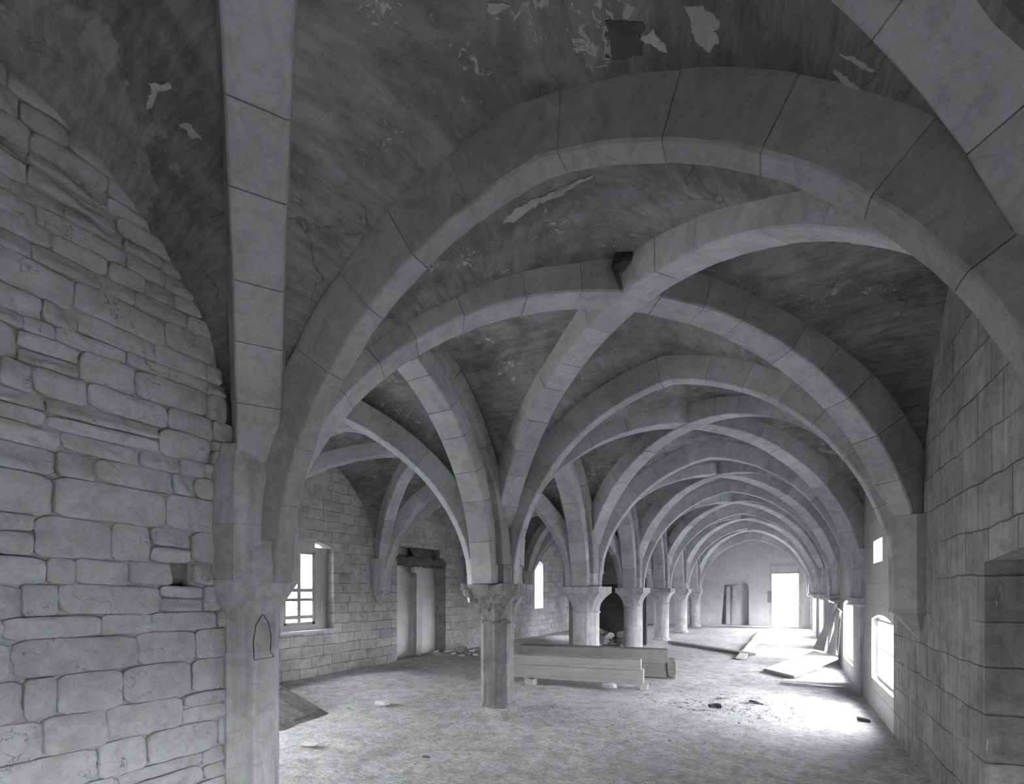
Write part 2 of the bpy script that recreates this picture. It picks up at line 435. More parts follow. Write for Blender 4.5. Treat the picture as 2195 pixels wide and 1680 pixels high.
# ------------------------------------------------------------------ columns, corbels and responds
def column(k, v, r=.215, n2=8, jag=0.0, capr=.365, label='', spr=.285):
    mt_ = M['column_dark'] if k == 1 else M['column']
    t = empty('column', (UC, v, 0), label, 'column', 'columns of the arcade')
    bm = bmesh.new(); loft(bm, [(0, r+.03, 8, 4, .3), (.05, r+.026, 8, 4, .3), (.075, r+.01, 8, n2, 0)], jag=.02, seed=k); link('base', bm, mt_, t)
    bm = bmesh.new(); mix_ = 0 if n2 == 8 else 1
    zs = [.07, .36, .365, .37, .72, .725, .73, 1.0, 1.17]
    loft(bm, [(z, r-(.004 if z in (.365, .725) else 0), 8, 24, mix_) for z in zs], N=64, jag=.012, seed=k+.5); link('shaft', bm, mt_, t, bevel=.008 if n2 == 8 else 0)
    bm = bmesh.new()
    s = [(1.165, r+.022, 8, 24, mix_), (1.195, r+.022, 8, 24, mix_), (1.21, r+.002, 8, 24, mix_)]
    for i in range(1, 8):
        f = i/7; s.append((1.21+.33*f, r+(capr-.02-r)*f**1.9, 8, 4, .15+.75*f))
    if k == 0: s = [(1.165, r, 8, 24, 0), (1.43, r, 8, 24, 0)]+[(1.43+.25*i/6, r+(capr-r)*(i/6)**.8, 8, 4, .1*i) for i in range(1, 7)]
    if k: s += [(1.56, capr-.005, 8, 4, 1), (1.575, capr, 8, 4, 1), (1.69, capr, 8, 4, 1)]
    loft(bm, s, N=64, jag=jag, seed=k*2+1); link('capital', bm, mt_, t)
    bm = bmesh.new(); loft(bm, [(1.665, spr, 8, 4, .55), (2.05, spr, 8, 4, .55), (2.055, spr-.004, 8, 4, .55), (2.06, spr, 8, 4, .55), (2.42, spr-.005, 8, 4, .45), (2.62, spr-.05, 8, 4, .3)], N=64, jag=.02, seed=k*3)
    link('springer_block', bm, mt_, t)
    return t
column(0, 2.10, r=.20, jag=.02, capr=.285, spr=.285, label='tall worn pier at the end of the rubble wall, nearest the camera')
bm = bmesh.new(); pl = [(-.075, 1.12), (-.078, 1.25), (-.06, 1.36), (-.01, 1.44), (.035, 1.37), (.055, 1.27), (.05, 1.16), (.075, 1.12), (-.075, 1.115)]
for a, b in zip(pl, pl[1:]):
    a_, b_ = Vector((.2, a[0], a[1])), Vector((.2, b[0], b[1])); n_ = (b_-a_).cross(Vector((1, 0, 0))).normalized()*.0025; x_ = Vector((.004, 0, 0))
    hexa(bm, [a_-n_-x_, a_+n_-x_, a_+n_+x_, a_-n_+x_, b_-n_-x_, b_+n_-x_, b_+n_+x_, b_-n_+x_])
link('scratched_arch_drawing', bm, M['soot'], bpy.data.objects['column'])
column(1, V(1), jag=.09, capr=.345, label='octagonal stone column with broken capital, foremost free-standing column')
column(2, V(2), r=.245, capr=.40, jag=.015, label='octagonal stone column with clean flared capital standing behind the timber beams')
column(3, V(3), r=.235, n2=24, capr=.37, jag=.015, label='round stone column, third free-standing one from the camera')
column(4, V(4), r=.235, n2=24, capr=.37, jag=.02, label='round stone column, fourth free-standing one from the camera')
column(5, V(5), r=.235, n2=24, capr=.35, jag=.02, label='round stone column, fifth free-standing one from the camera')
column(6, V(6), r=.23, n2=24, capr=.31, jag=.02, label='farthest round stone column, close to the end wall')

def corbel(x, y, sgn, secs, label, mat, group, ys=1.3, sub=None):
    """half-octagonal corbel on a wall; sgn = direction it projects"""
    t = empty('corbel', (x, y, 0), label, 'corbel', group)
    def part(name, secs):
        bm = bmesh.new(); loft(bm, secs, N=24, jag=.008, seed=y, a0=PI/2, a1=1.5*PI)
        for v in bm.verts: v.co.x *= -sgn if sgn > 0 else 1; v.co.y *= ys
        if sgn > 0: pass
        for v in bm.verts:
            v.co.x += (-.03 if sgn > 0 else .03)
        link(name, bm, mat, t, bevel=.004)
    for n_, s_ in secs: part(n_, s_)
    return t
for k in range(0, 7):
    if k <= 1:
        secs = [('tapered_foot', [(1.14, .015, 8, 8, 0), (1.42, .225, 8, 8, 0)]), ('block', [(1.42, .225, 8, 8, 0), (2.28, .235, 8, 8, 0)]), ('ledge', [(1.40, .232, 8, 8, 0), (1.44, .232, 8, 8, 0)])]
        lab = 'dark tapering corbel on the near right wall carrying several ribs' if k == 1 else 'stone corbel on the right wall beside the near doorway, outside the view'
        if k == 0: continue
    else:
        secs = [('impost', [(1.36, .14, 8, 4, .5), (1.40, .20, 8, 4, .6), (1.44, .20, 8, 4, .6), (1.45, .215, 8, 4, .8), (1.50, .215, 8, 4, .8)]), ('block', [(1.50, .18, 8, 4, .5), (2.25, .18, 8, 4, .5)]),
                ('pilaster', [(0, .07, 8, 4, 1), (1.37, .07, 8, 4, 1)])]
        lab = f'wall respond with moulded impost on the right wall, {ORD[k-2]} beyond the tapering corbel'
    corbel(UR, V(k), -1, secs, lab, M['column'] if k > 1 else M['rib_dark'], 'responds along the right wall', ys=1.25)
for k in range(0, 7):
    corbel(UL, V(k)+SK, 1, [('tapered_foot', [(1.24, .015, 8, 8, 0), (1.62, .22, 8, 8, 0)]), ('block', [(1.62, .22, 8, 8, 0), (2.3, .24, 8, 8, 0)])],
           f'{ORD[k]} pointed corbel along the left wall of the left aisle', M['column'], 'corbels along the left wall', ys=1.2)

cap = [o for o in COL.objects if o.name == 'column.001'][0]
for (x, y, z, s_) in ((-.33, -.34, 1.66, .10), (-.29, -.31, 1.57, .12), (-.25, -.27, 1.48, .11), (.335, .32, 1.66, .09), (.31, .30, 1.57, .09), (.26, .27, 1.50, .07)):
    bm = bmesh.new(); roughbox(bm, Vector((x, y, z)), s_, s_*.7, s_*.8, rz=x*3, rough=.03, n=3, seed=z*9+x)
    o = link('broken_edge', bm, M['rubbish'] if abs(x) > .2 else M['column'], cap); o['label'] = 'pale broken lump on the capital rim'
# ------------------------------------------------------------------ walls (openings cut through real thickness)
def cut(o, cutters):
    objs = []
    for bmc in cutters:
        bmesh.ops.recalc_face_normals(bmc, faces=bmc.faces)
        me = bpy.data.meshes.new('c'); bmc.to_mesh(me); bmc.free(); c = bpy.data.objects.new('c', me); COL.objects.link(c); objs.append(c)
        m = o.modifiers.new('b', 'BOOLEAN'); m.operation = 'DIFFERENCE'; m.object = c; m.solver = 'EXACT'
    dg = bpy.context.evaluated_depsgraph_get(); me = bpy.data.meshes.new_from_object(o.evaluated_get(dg))
    o.modifiers.clear(); old = o.data; o.data = me; bpy.data.meshes.remove(old)
    for c in objs: bpy.data.objects.remove(c)
def cbox(*d):
    b = bmesh.new(); box(b, *d); return b
def carch(x0, x1, y0, y1, z0, z1, rise, n=10, splay=0.0):
    """opening through x0..x1 with a segmental head"""
    b = bmesh.new(); prof = [(y0, z0), (y1, z0)]
    for i in range(n+1):
        a = i/n; prof.append((y1+(y0-y1)*a, z1+rise*math.sin(PI*a)))
    A = [b.verts.new((x0, y, z)) for y, z in prof]; ym = (y0+y1)/2
    B = [b.verts.new((x1, ym+(y-ym)*(1+splay), z)) for y, z in prof]
    b.faces.new(A[::-1]); b.faces.new(B)
    for i in range(len(A)):
        j = (i+1) % len(A); b.faces.new((A[i], A[j], B[j], B[i]))
    return b
WTOP = 4.75
RW = [(6.77+BAY*j, 8.27+BAY*j) for j in range(5)]
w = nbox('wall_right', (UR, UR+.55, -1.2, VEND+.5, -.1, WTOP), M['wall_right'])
cs = [carch(UR-.2, UR+.40, 1.9, 4.01, -.2, 1.78, .07), cbox(UR-.2, UR+.8, -.68, .5, .05, 1.05)]
for (a, b_) in RW:
    cs.append(cbox(UR+.14, UR+.9, a-.25, b_+.3, -.3, 2.55))
    cs.append(carch(UR-.2, UR+.5, a, b_, *((.40, 1.22) if a < 8 else (.27, 1.36)), .08))
    if a < 8: cs.append(cbox(UR-.2, UR+.5, 7.45, 8.1, 1.98, 2.28))
cut(w, cs); tag(w, kind='structure')
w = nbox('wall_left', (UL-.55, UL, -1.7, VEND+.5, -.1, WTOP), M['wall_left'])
cut(w, [carch(UL-.8, UL+.2, 5.30, 6.44, .86, 2.42, .17, splay=.02),
        cbox(UL-.42, UL+.2, 8.23, 10.05, .0, 2.30), cbox(UL-.30, UL+.2, 8.3, 9.8, 2.2, 2.66),
        carch(UL-.8, UL+.2, 15.25, 15.95, .98, 2.6, .12), carch(UL-.8, UL+.2, 1.5, 2.9, .8, 2.35, .15), carch(UL-.8, UL+.2, 19.3, 19.9, .98, 2.5, .1)])
tag(w, kind='structure')
w = nbox('wall_end', (UL-.55, UR+.55, VEND, VEND+.4, -.1, WTOP), M['wall_end'])
b = bmesh.new(); prof = [(-2.42, .08), (-1.28, .08), (-1.28, 1.85), (-1.5, 2.1), (-2.05, 2.1), (-2.3, 1.9)]
A = [b.verts.new((x, VEND-.2, z)) for x, z in prof]; B = [b.verts.new((x, VEND+.28, z)) for x, z in prof]
b.faces.new(A); b.faces.new(B[::-1])
for i in range(6): j = (i+1) % 6; b.faces.new((A[i], B[i], B[j], A[j]))
cut(w, [b, cbox(-.46, .78, VEND-.2, VEND+.6, .06, 2.84)]); tag(w, kind='structure')
w = nbox('wall_back', (UL-.55, UR+.55, -1.20, -.75, -.1, WTOP), M['wall_left']); tag(w, kind='structure')
# broken partition across the left aisle, with a dark hearth-like opening
w = nbox('wall_partition', (-5.5, UC+.05, 13.15, 13.45, 0, 4.2), M['partition'])
cut(w, [cbox(-4.95, -3.55, 13.0, 13.6, -.1, 1.80), cbox(-4.42, -4.24, 13.0, 13.3, 2.24, 2.42)]); tag(w, kind='structure')
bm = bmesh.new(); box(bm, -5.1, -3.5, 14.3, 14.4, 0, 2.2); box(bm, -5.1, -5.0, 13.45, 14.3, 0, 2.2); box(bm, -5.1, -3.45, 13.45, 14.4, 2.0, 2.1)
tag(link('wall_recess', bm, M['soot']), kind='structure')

tag(nbox('ceiling_light_block', (UL-.6, UR+.6, -1.25, VEND+.5, WTOP-.02, WTOP+.2), M['partition']), kind='structure')  # unseen slab added above the vault to stop light leaking in
# floor: beaten earth with a low mound round the foremost column
bm = bmesh.new(); nx, ny = 130, 330
X0, X1, Y0, Y1 = UL-.02, UR+.16, -1.4, VEND+.02
gr = []
for j in range(ny+1):
    y = Y0+(Y1-Y0)*(j/ny)**1.25; row = []
    for i in range(nx+1):
        x = X0+(X1-X0)*i/nx; q = Vector((x, y, 0))
        z = noise.noise(q*.7)*.022+noise.noise(q*3.1)*.010+noise.noise(q*9)*.006
        d = (x-UC)**2+(y-V(1)+.15)**2; z += .045*math.exp(-d/.25)
        d = (x-UC-.9)**2/1.6+(y-V(1)+.95)**2/.12; z += .03*math.exp(-d)
        row.append(bm.verts.new((x, y, z-.012)))
    gr.append(row)
for j in range(ny):
    for i in range(nx): bm.faces.new((gr[j][i], gr[j][i+1], gr[j+1][i+1], gr[j+1][i]))
tag(link('floor', bm, M['earth'], smooth=True), kind='structure')
g = nbox('ground_outside', (-60, 60, -40, 80, -.6, -.35), M['outside']); tag(g, kind='structure')

# ------------------------------------------------------------------ the near rubble wall that closes the first arcade bay
CURVE = [(-.2, 2.17), (1.13, 2.14), (2.17, 2.03), (2.67, 1.97), (3.3, 1.86), (3.8, 1.64), (4.08, 1.36), (4.43, 1.0), (4.7, .7)]
def vmax(z):
    for (z0, v0), (z1, v1) in zip(CURVE, CURVE[1:]):
        if z <= z1: return v0+(v1-v0)*(z-z0)/(z1-z0)
    return .7
rnd = random.Random(5)
UW = UC+.045
back = bmesh.new(); prof = [(y, z) for z, y in CURVE]
A = [back.verts.new((UW-.04, y-.02, z)) for y, z in prof]+[back.verts.new((UW-.04, -1.1, 4.7)), back.verts.new((UW-.04, -1.1, -.2))]
Bv = [back.verts.new((UW-.5, v_.co.y, v_.co.z)) for v_ in A]
back.faces.new(A); back.faces.new(Bv[::-1])
for i in range(len(A)): j = (i+1) % len(A); back.faces.new((A[i], Bv[i], Bv[j], A[j]))
wl = link('wall_near_left', back, M['rubble_mortar']); tag(wl, 'rough rubble wall filling the first arcade bay', kind='structure')
b_ = nbox('wall_near_left_core', (UC-.3, UC-.07, 1.0, 2.2, 0, 4.3), M['plaster']); tag(b_, kind='structure')
bm = bmesh.new()
HOLE = (1.555, 1.585, 1.70, 1.73)
def stone_face(y0, y1, z0, z1, sl, seed):
    """one rubble stone: rounded irregular outline, bulging rough face"""
    r_ = random.Random(seed); cy, cz = (y0+y1)/2, (z0+z1)/2; hy, hz = (y1-y0)/2, (z1-z0)/2
    n = 28; proud = r_.uniform(.0, .014); tilt = r_.uniform(-.03, .03); tz = r_.uniform(-.05, .05)
    ex = r_.uniform(4, 13); outline = []
    for i in range(n):
        a = 2*PI*i/n; ca, sa = math.cos(a), math.sin(a)
        q = (abs(ca)**ex+abs(sa)**ex)**(-1/ex)
        y = ca*q; z = sa*q
        k = 1+noise.noise(Vector((y*1.7, z*1.7, seed*3.7)))*.07+noise.noise(Vector((y*5, z*5, seed*1.7)))*.02
        outline.append((y*k, z*k))
    rings = []
    for (f, d) in ((1.0, -.045), (1.0, -.006), (.985, .0), (.93, .002), (.75, .005), (.5, .007), (.25, .008)):
        ring = []
        for (y, z) in outline:
            ins = 1-(1-f)*min(1.0, .09/max(.03, min(hy, hz))) if f > .9 else f
            yy = cy+y*hy*ins; zz = cz+z*hz*ins+(yy-cy)*sl
            lim = vmax(zz)+.012*math.sin(seed*2.1)
            if yy > lim: yy = lim+noise.noise(Vector((zz*5, seed, 0)))*.012
            p = Vector((0, yy, zz)); dd = d
            if d > -.02: dd = d + proud + tilt*y*.6 + tz*z*.3 + (noise.noise(p*7)*.012+noise.noise(p*19)*.007+noise.noise(p*43)*.004)
            ring.append(bm.verts.new((UW+dd, yy, zz)))
        rings.append(ring)
    for a, b2 in zip(rings, rings[1:]):
        for i in range(n): bm.faces.new((a[i], a[(i+1) % n], b2[(i+1) % n], b2[i]))
    bm.faces.new(rings[-1])
z = -.08; row = 0
while z < 4.6:
    h = rnd.choice([.09, .12, .14, .17, .2, .22]) if z < 2.2 else rnd.choice([.08, .1, .12, .14, .17])
    y = .35-rnd.uniform(0, .3); vm = vmax(z+h/2)
    sl = rnd.uniform(-.07, .05)
    while y < vm-.03:
        l = rnd.uniform(.12, .5)*(1.1 if h > .14 else .85)
        y1 = min(y+l, vm+rnd.uniform(-.03, .015))
        if vm-y1 < .1: y1 = vm+rnd.uniform(-.03, .012)
        if y1-y > .05:
            if h > .16 and rnd.random() < .22:      # two thin stones instead of one
                hh = h*rnd.uniform(.4, .6)
                stone_face(y+.005, y1-.005, z+.004, z+hh-.004, sl, rnd.random()*999); stone_face(y+.005, y1-.005, z+hh+.004, z+h-.004, sl, rnd.random()*999)
            elif not (y < 1.64 < y1+.0 and z < 1.70 < z+h):
                stone_face(y, y1-.001, z+.001+rnd.uniform(-.003, .003), z+h-.001, sl, rnd.random()*999)
            else:                                     # putlog hole
                if 1.58-y > .05: stone_face(y+.004, 1.575, z+.004, z+h-.004, sl, 3.3)
                if y1-1.70 > .05: stone_face(1.70, y1, z+.004, z+h-.004, sl, 4.4)
        y = y1+rnd.uniform(.0, .003)
    z += h+rnd.uniform(.0, .002)
cut(wl, [cbox(UW-.35, UW+.3, 1.585, 1.69, 1.60, 1.79)])
mb = bmesh.new(); g_ = []
for j in range(236):
    zz = -.1+j*.02; lim = vmax(zz)-.02; row = []
    for i in range(100):
        yy = min(-.1+i*.024, lim); q = Vector((0, yy, zz))
        dd = -.022+noise.noise(q*3.1)*.016+noise.noise(q*11)*.014+noise.noise(q*31)*.008
        row.append(mb.verts.new((UW+dd, yy, zz)))
    g_.append(row)
for j in range(235):
    for i in range(99):
        if (g_[j][i+1].co-g_[j][i].co).length > 1e-4 and not (1.575 < g_[j][i].co.y < 1.70 and 1.595 < g_[j][i].co.z < 1.79):
            mb.faces.new((g_[j][i], g_[j][i+1], g_[j+1][i+1], g_[j+1][i]))
link('rubble_pointing', mb, M['rubble_mortar'], wl, smooth=True)
o = link('rubble_facing', bm, M['rubble'], wl)
for p_ in o.data.polygons: p_.use_smooth = True

# ------------------------------------------------------------------ windows
def casement(name, uo, v0, v1, z0, z1, bars_z, label, mull=True, sgn=1, fr=.055):
    """a window in a side wall at plane u=uo: frame, sash bars and panes"""
    bm = bmesh.new(); d0, d1 = uo-.03, uo+.03
    box(bm, d0, d1, v0, v0+fr, z0, z1); box(bm, d0, d1, v1-fr, v1, z0, z1); box(bm, d0, d1, v0, v1, z0, z0+fr); box(bm, d0, d1, v0, v1, z1-fr, z1)
    fo = link(name, bm, M['paint'], bevel=.004); tag(fo, label, kind='structure')
    bm = bmesh.new(); m = (v0+v1)/2
    if mull: box(bm, d0+.01, d1-.01, m-.035, m+.035, z0+fr, z1-fr)
    for (bz, th) in bars_z: box(bm, d0+.012, d1-.012, v0+fr, v1-fr, bz-th/2, bz+th/2)
    link('glazing_bars', bm, M['paint'], fo)
    bm = bmesh.new(); box(bm, uo-.003, uo+.003, v0+fr, v1-fr, z0+fr, z1-fr); link('pane', bm, M['glass'], fo)
    return fo
# aisle window (seen on the left of the picture)
casement('window_1', UL-.24, 5.50, 6.17, .96, 2.36, [(1.97, .012), (1.62, .07), (1.44, .06), (1.27, .012), (1.11, .07)], 'tall two-light casement glowing in the left wall')
bm = bmesh.new()
box(bm, UL-.28, UL-.2, 6.17, 6.46, .86, 2.45); box(bm, UL-.28, UL-.2, 5.28, 5.50, .86, 2.45); box(bm, UL-.28, UL-.2, 5.50, 6.17, 2.36, 2.62); box(bm, UL-.28, UL-.2, 5.50, 6.17, .86, .96)
fp = link('surround_boards', bm, M['paint'], bpy.data.objects['window_1'])
nbox('latch', (UL-.2, UL-.18, 6.3, 6.315, 1.2, 1.42), M['paper'], bpy.data.objects['window_1'])
nbox('sill', (UL-.24, UL+.06, 5.26, 6.5, .82, .865), M['wall_end'], bpy.data.objects['window_1'], bevel=.008)
casement('window_2', UL-.42, 15.25, 15.95, .98, 2.6, [], 'narrow slit window in the left wall behind the second free-standing column', mull=False)
casement('window_3', UL-.42, 19.3, 19.9, .98, 2.5, [], 'farthest slit window in the left wall', mull=False)
for j, (a, b_) in enumerate(RW):
    casement(f'window_{4+j}', UR+.09, a+.02, b_-.02, .41 if j == 0 else .28, 1.22 if j == 0 else 1.36, [(.82, .014)],
             f'low bright window in the right wall, {ORD[j]} beyond the tapering corbel', mull=False, fr=.03)
# end wall door with transom panel
d = bpy.data.objects.new('door_1', None); COL.objects.link(d); d.location = (.16, VEND, 0); tag(d, 'tall open framed doorway in the end wall, daylight beyond', kind='structure')
def dpart(name, dims, mat):
    x0, x1, y0, y1, z0, z1 = dims
    return nbox(name, (x0-.16, x1-.16, y0, y1, z0, z1), mat, d, bevel=.006)
bm = bmesh.new()
for q in ((-.46, -.36, .0, .1, .06, 2.84), (.64, .78, .0, .1, .06, 2.84), (-.36, .64, .0, .1, 2.70, 2.84), (-.36, .64, .02, .08, 2.36, 2.44)): box(bm, q[0]-.16, q[1]-.16, q[2], q[3], q[4], q[5])
link('door_frame', bm, M['paint'], d, bevel=.006)
bm = bmesh.new(); box(bm, -.52, .48, .035, .06, 2.44, 2.70)
for x in (-.35, -.17, .1): 
    box(bm, x, x+.11, .02, .04, 2.50, 2.62)
link('transom_panel', bm, M['wall_end'], d, bevel=.004)
bm = bmesh.new(); box(bm, .07, .10, .03, .07, .06, 2.36); link('mullion', bm, M['paint'], d)
bm = bmesh.new(); box(bm, -.70, -.52, -.01, .03, 1.1, 1.62); link('side_board', bm, M['wood_dark'], d)
bm = bmesh.new(); box(bm, -1.7, .0, VEND+1.5, VEND+1.8, -.4, .55); box(bm, -1.7, .2, VEND+2.2, VEND+2.6, -.4, 1.15)
tag(link('parapet_wall', bm, M['wall_end'], bevel=.02), 'low pale parapet steps seen outside through the end doorway', 'wall')

# ------------------------------------------------------------------ the walled-up doorway of the left aisle
t = empty('stone_post', (UL+.0, 9.12, 0), 'grey upright post dividing the broken doorway in the left aisle', 'post')
bm = bmesh.new(); roughbox(bm, Vector((-.16, 0, 1.06)), .12, .2, 2.12, rough=.015, n=6); link('shaft', bm, M['column'], t)
bm = bmesh.new(); roughbox(bm, Vector((-.16, -.03, 2.12)), .16, .32, .16, rough=.02, n=4, seed=3); link('head', bm, M['column'], t)
bm = bmesh.new(); roughbox(bm, Vector((UL-.16, 9.14, 2.32)), .34, 1.86, .2, rough=.10, n=13, seed=2); 
o = link('broken_lintel', bm, M['soot']); tag(o, 'jagged dark broken lintel over the doorway in the left aisle', 'lintel')
bm = bmesh.new(); roughbox(bm, Vector((UL-.2, 9.3, 2.56)), .2, .9, .36, rough=.13, n=12, seed=5)  # solid dark lump; its colour stands for the shade inside the breach
o = link('breach_shade_lump', bm, M['soot']); tag(o, 'dark ragged lump standing for the shaded breach above the broken lintel', 'hole')
tag(nbox('door_backing', (UL-.44, UL-.36, 8.23, 10.05, 0, 2.3), M['wall_end']), kind='structure').name = 'wall_doorway_back'

# ------------------------------------------------------------------ timbers
def beam(name, a, b, w, h, mat, z0, label, cat='beam', group=None, rough=.006, sub=14, tiltz=0):
    """sawn timber lying from a to b (front bottom edge), w deep towards the back, h high"""
    a, b = Vector((*a, z0)), Vector((*b, z0+tiltz)); d = (b-a); L = d.length; d.normalize()
    s = Vector((-d.y, d.x, 0)).normalized()
    bm = bmesh.new(); rows = []
    up = d.cross(s); up = up if up.z > 0 else -up
    for i in range(sub+1):
        c = Vector((L*i/sub, 0, 0)); ring = []
        for (ww, hh) in ((0, 0), (w/2, 0), (w, 0), (w, h), (w/2, h), (0, h)):
            q = Vector((L*i/sub, ww, hh)); q += noise.noise_vector(q*2+Vector((a.x*9, 0, h*7)))*rough
            ring.append(bm.verts.new(q))
        rows.append(ring)
    for r0, r1 in zip(rows, rows[1:]):
        for i in range(6): bm.faces.new((r0[i], r0[(i+1) % 6], r1[(i+1) % 6], r1[i]))
    bm.faces.new(rows[0]); bm.faces.new(rows[-1][::-1])
    o = link(name, bm, mat, bevel=.006)
    Mx = Matrix((( d.x, s.x, up.x, a.x), (d.y, s.y, up.y, a.y), (d.z, s.z, up.z, a.z), (0, 0, 0, 1)))
    o.matrix_world = Mx
    return tag(o, label, cat, group)
BG = 'squared timbers stacked beside the columns'
beam('timber_beam', (-4.15, 7.22), (-1.92, 7.66), .28, .22, M['wood'], .105, 'front lower squared timber beam resting on two stones', group=BG)
beam('timber_beam', (-4.15, 7.24), (-1.97, 7.70), .26, .16, M['wood'], .328, 'front upper squared timber beam lying on the lower one', group=BG)
beam('timber_beam', (-4.55, 8.28), (-1.72, 8.92), .34, .26, M['wood_dark'], .03, 'lower dark beam of the back stack with rotten split end', group=BG, rough=.02)
beam('timber_beam', (-4.50, 8.27), (-1.80, 8.88), .32, .24, M['wood_dark'], .295, 'upper dark beam of the back stack behind the octagonal column', group=BG, rough=.012)
beam('timber_beam', (-5.3, 8.4), (-4.62, 8.5), .3, .3, M['wood'], .02, 'short pale timber end at the left of the back stack', group=BG)
SG = 'stones used as bearers under the front beams'
for (x, y, s, lab) in ((-3.80, 7.36, .15, 'small white stone under the left part of the front beam'), (-2.45, 7.56, .17, 'white stone propping the right part of the front beam'), (-1.93, 7.80, .10, 'pale stone wedged behind the right end of the front beam')):
    bm = bmesh.new(); roughbox(bm, Vector((0, 0, 0)), s*1.2, s, .10, rough=.05, n=6, seed=x)
    o = link('bearer_stone', bm, M['rubbish'], smooth=True); o.location = (x, y, .055); tag(o, lab, 'stone', SG)
# rotten end of the back beam
bm = bmesh.new(); roughbox(bm, Vector((-1.74, 9.02, .2)), .14, .3, .34, rz=.2, rough=.035, n=5, seed=8)
o = link('rotten_timber_stump', bm, M['wood_dark']); tag(o, 'crumbling rotten timber stump at the right end of the back stack', 'timber')

def board(name, pts, th, mat, label, cat='plank', group=None):
    """a board given by its four top corners, with thickness below"""
    p = [Vector(q) for q in pts]; n = (p[1]-p[0]).cross(p[3]-p[0]).normalized(); n = n if n.z > 0 else -n
    bm = bmesh.new(); hexa(bm, [q-n*th for q in p]+p); o = link(name, bm, mat, bevel=.004)
    return tag(o, label, cat, group)
board('door_leaf', [(-.30, 10.68, .07), (.20, 10.02, .07), (.97, 11.35, .30), (.62, 12.35, .30)], .045, M['wood_light'], 'wide boarded leaf lying aslant on the floor near the right wall', 'board')
board('plank', [(.05, 9.75, .05), (.98, 9.75, .06), (1.0, 9.58, .06), (.0, 9.55, .05)], .035, M['wood_light'], 'short plank lying on the floor at the foot of the right wall')
LG = 'panels leaning on the right wall'
def leaning(b0, b1, t0, t1, th, mat, label):
    p = [Vector(b0), Vector(b1), Vector(t1), Vector(t0)]; n = (p[1]-p[0]).cross(p[3]-p[0]).normalized()*th
    bm = bmesh.new(); hexa(bm, p+[q+n for q in p]); return tag(link('leaning_board', bm, mat, bevel=.005), label, 'board', LG)
leaning((.66, 12.42, .33), (.84, 11.95, .33), (1.03, 12.05, 1.33), (.90, 12.4, 1.36), .06, M['wood_light'], 'tall pale board leaning on the right wall, left one of the pair')
leaning((.86, 11.85, .33), (.98, 11.4, .33), (1.05, 11.45, 1.20), (1.03, 11.95, 1.27), .04, M['wood'], 'darker grey board leaning on the right wall, right one of the pair')
beam('plank', (-3.05, 15.15), (-.70, 13.15), .22, .06, M['wood_dark'], .0, 'long dark board edge lying across the floor of the far nave')
beam('plank', (-.74, 12.35), (-.62, 17.2), .2, .045, M['wood_light'], .01, 'nearer bleached plank lying lengthwise down the nave floor')
beam('plank', (-.64, 17.5), (-.55, 22.3), .2, .045, M['wood_light'], .01, 'farther bleached plank lying lengthwise down the nave floor')
beam('threshold_step', (-3.3, 23.55), (-.4, 23.62), .25, .07, M['wall_end'], 0, 'low pale stone step along the foot of the end wall', 'step')
PG = 'posts leaning in the end wall niche'
for (x, lab) in ((-2.13, 'pale square post leaning in the end wall niche, left one'), (-1.86, 'pale square post leaning in the end wall niche, right one')):
    bm = bmesh.new(); hexa(bm, [(-.09, -.06, 0), (.09, -.06, 0), (.09, .06, 0), (-.09, .06, 0), (-.07, .08, 1.72), (.07, .08, 1.72), (.07, .18, 1.74), (-.07, .18, 1.74)])
    o = link('wooden_post', bm, M['wood_post'], bevel=.006); o.location = (x, VEND-.02, .09); tag(o, lab, 'post', PG)
# low slab beside the pier, bottom left
bm = bmesh.new(); hexa(bm, [(-5.15, 4.25, 0), (-4.95, 3.45, 0), (-6.3, 2.9, 0), (-6.6, 4.3, 0), (-5.25, 4.2, .05), (-5.1, 3.5, .04), (-6.2, 3.0, .36), (-6.5, 4.2, .40)])
tag(link('sloping_slab', bm, M['wall_right'], bevel=.015), 'low sloping stone slab behind the nearest pier at bottom left', 'slab')

# ------------------------------------------------------------------ small litter
def scrap(name, x, y, s, mat, label, cat, seed, h=.012, asp=.5, rz=0):
    bm = bmesh.new(); roughbox(bm, Vector((0, 0, 0)), s, s*asp, h, rough=s*(.12 if 'paper' in name else .3), n=6, seed=seed)
    o = link(name, bm, mat); o.location = (x, y, .012+h/2); o.rotation_euler = (0, 0, rz); return tag(o, label, cat)
scrap('paper_scrap', -4.85, 4.9, .17, M['paper'], 'crumpled white scrap of paper on the floor left of the foremost column', 'paper', 1, h=.05, asp=.7)
scrap('paper_scrap', -4.25, 3.25, .16, M['paper'], 'flat white paper scrap near the bottom left corner by the nearest pier', 'paper', 2, asp=.5, rz=.3)
scrap('wood_chip', -2.95, 3.55, .07, M['wood_dark'], 'small dark chip lying alone on the bright foreground floor', 'chip', 4, h=.02, asp=.35)
scrap('debris_lump', -.78, 6.95, .16, M['soot'], 'small dark lump of debris on the floor in mid nave', 'debris', 5, h=.06, asp=.4, rz=.4)
scrap('debris_lump', -.32, 7.62, .22, M['soot'], 'dark flat lump of debris nearer the sunlit patch', 'debris', 6, h=.03, asp=.35)
scrap('debris_lump', .88, 7.2, .12, M['soot'], 'tiny dark twig-like lump on the sunlit floor by the right window', 'debris', 7, h=.04, asp=.35)
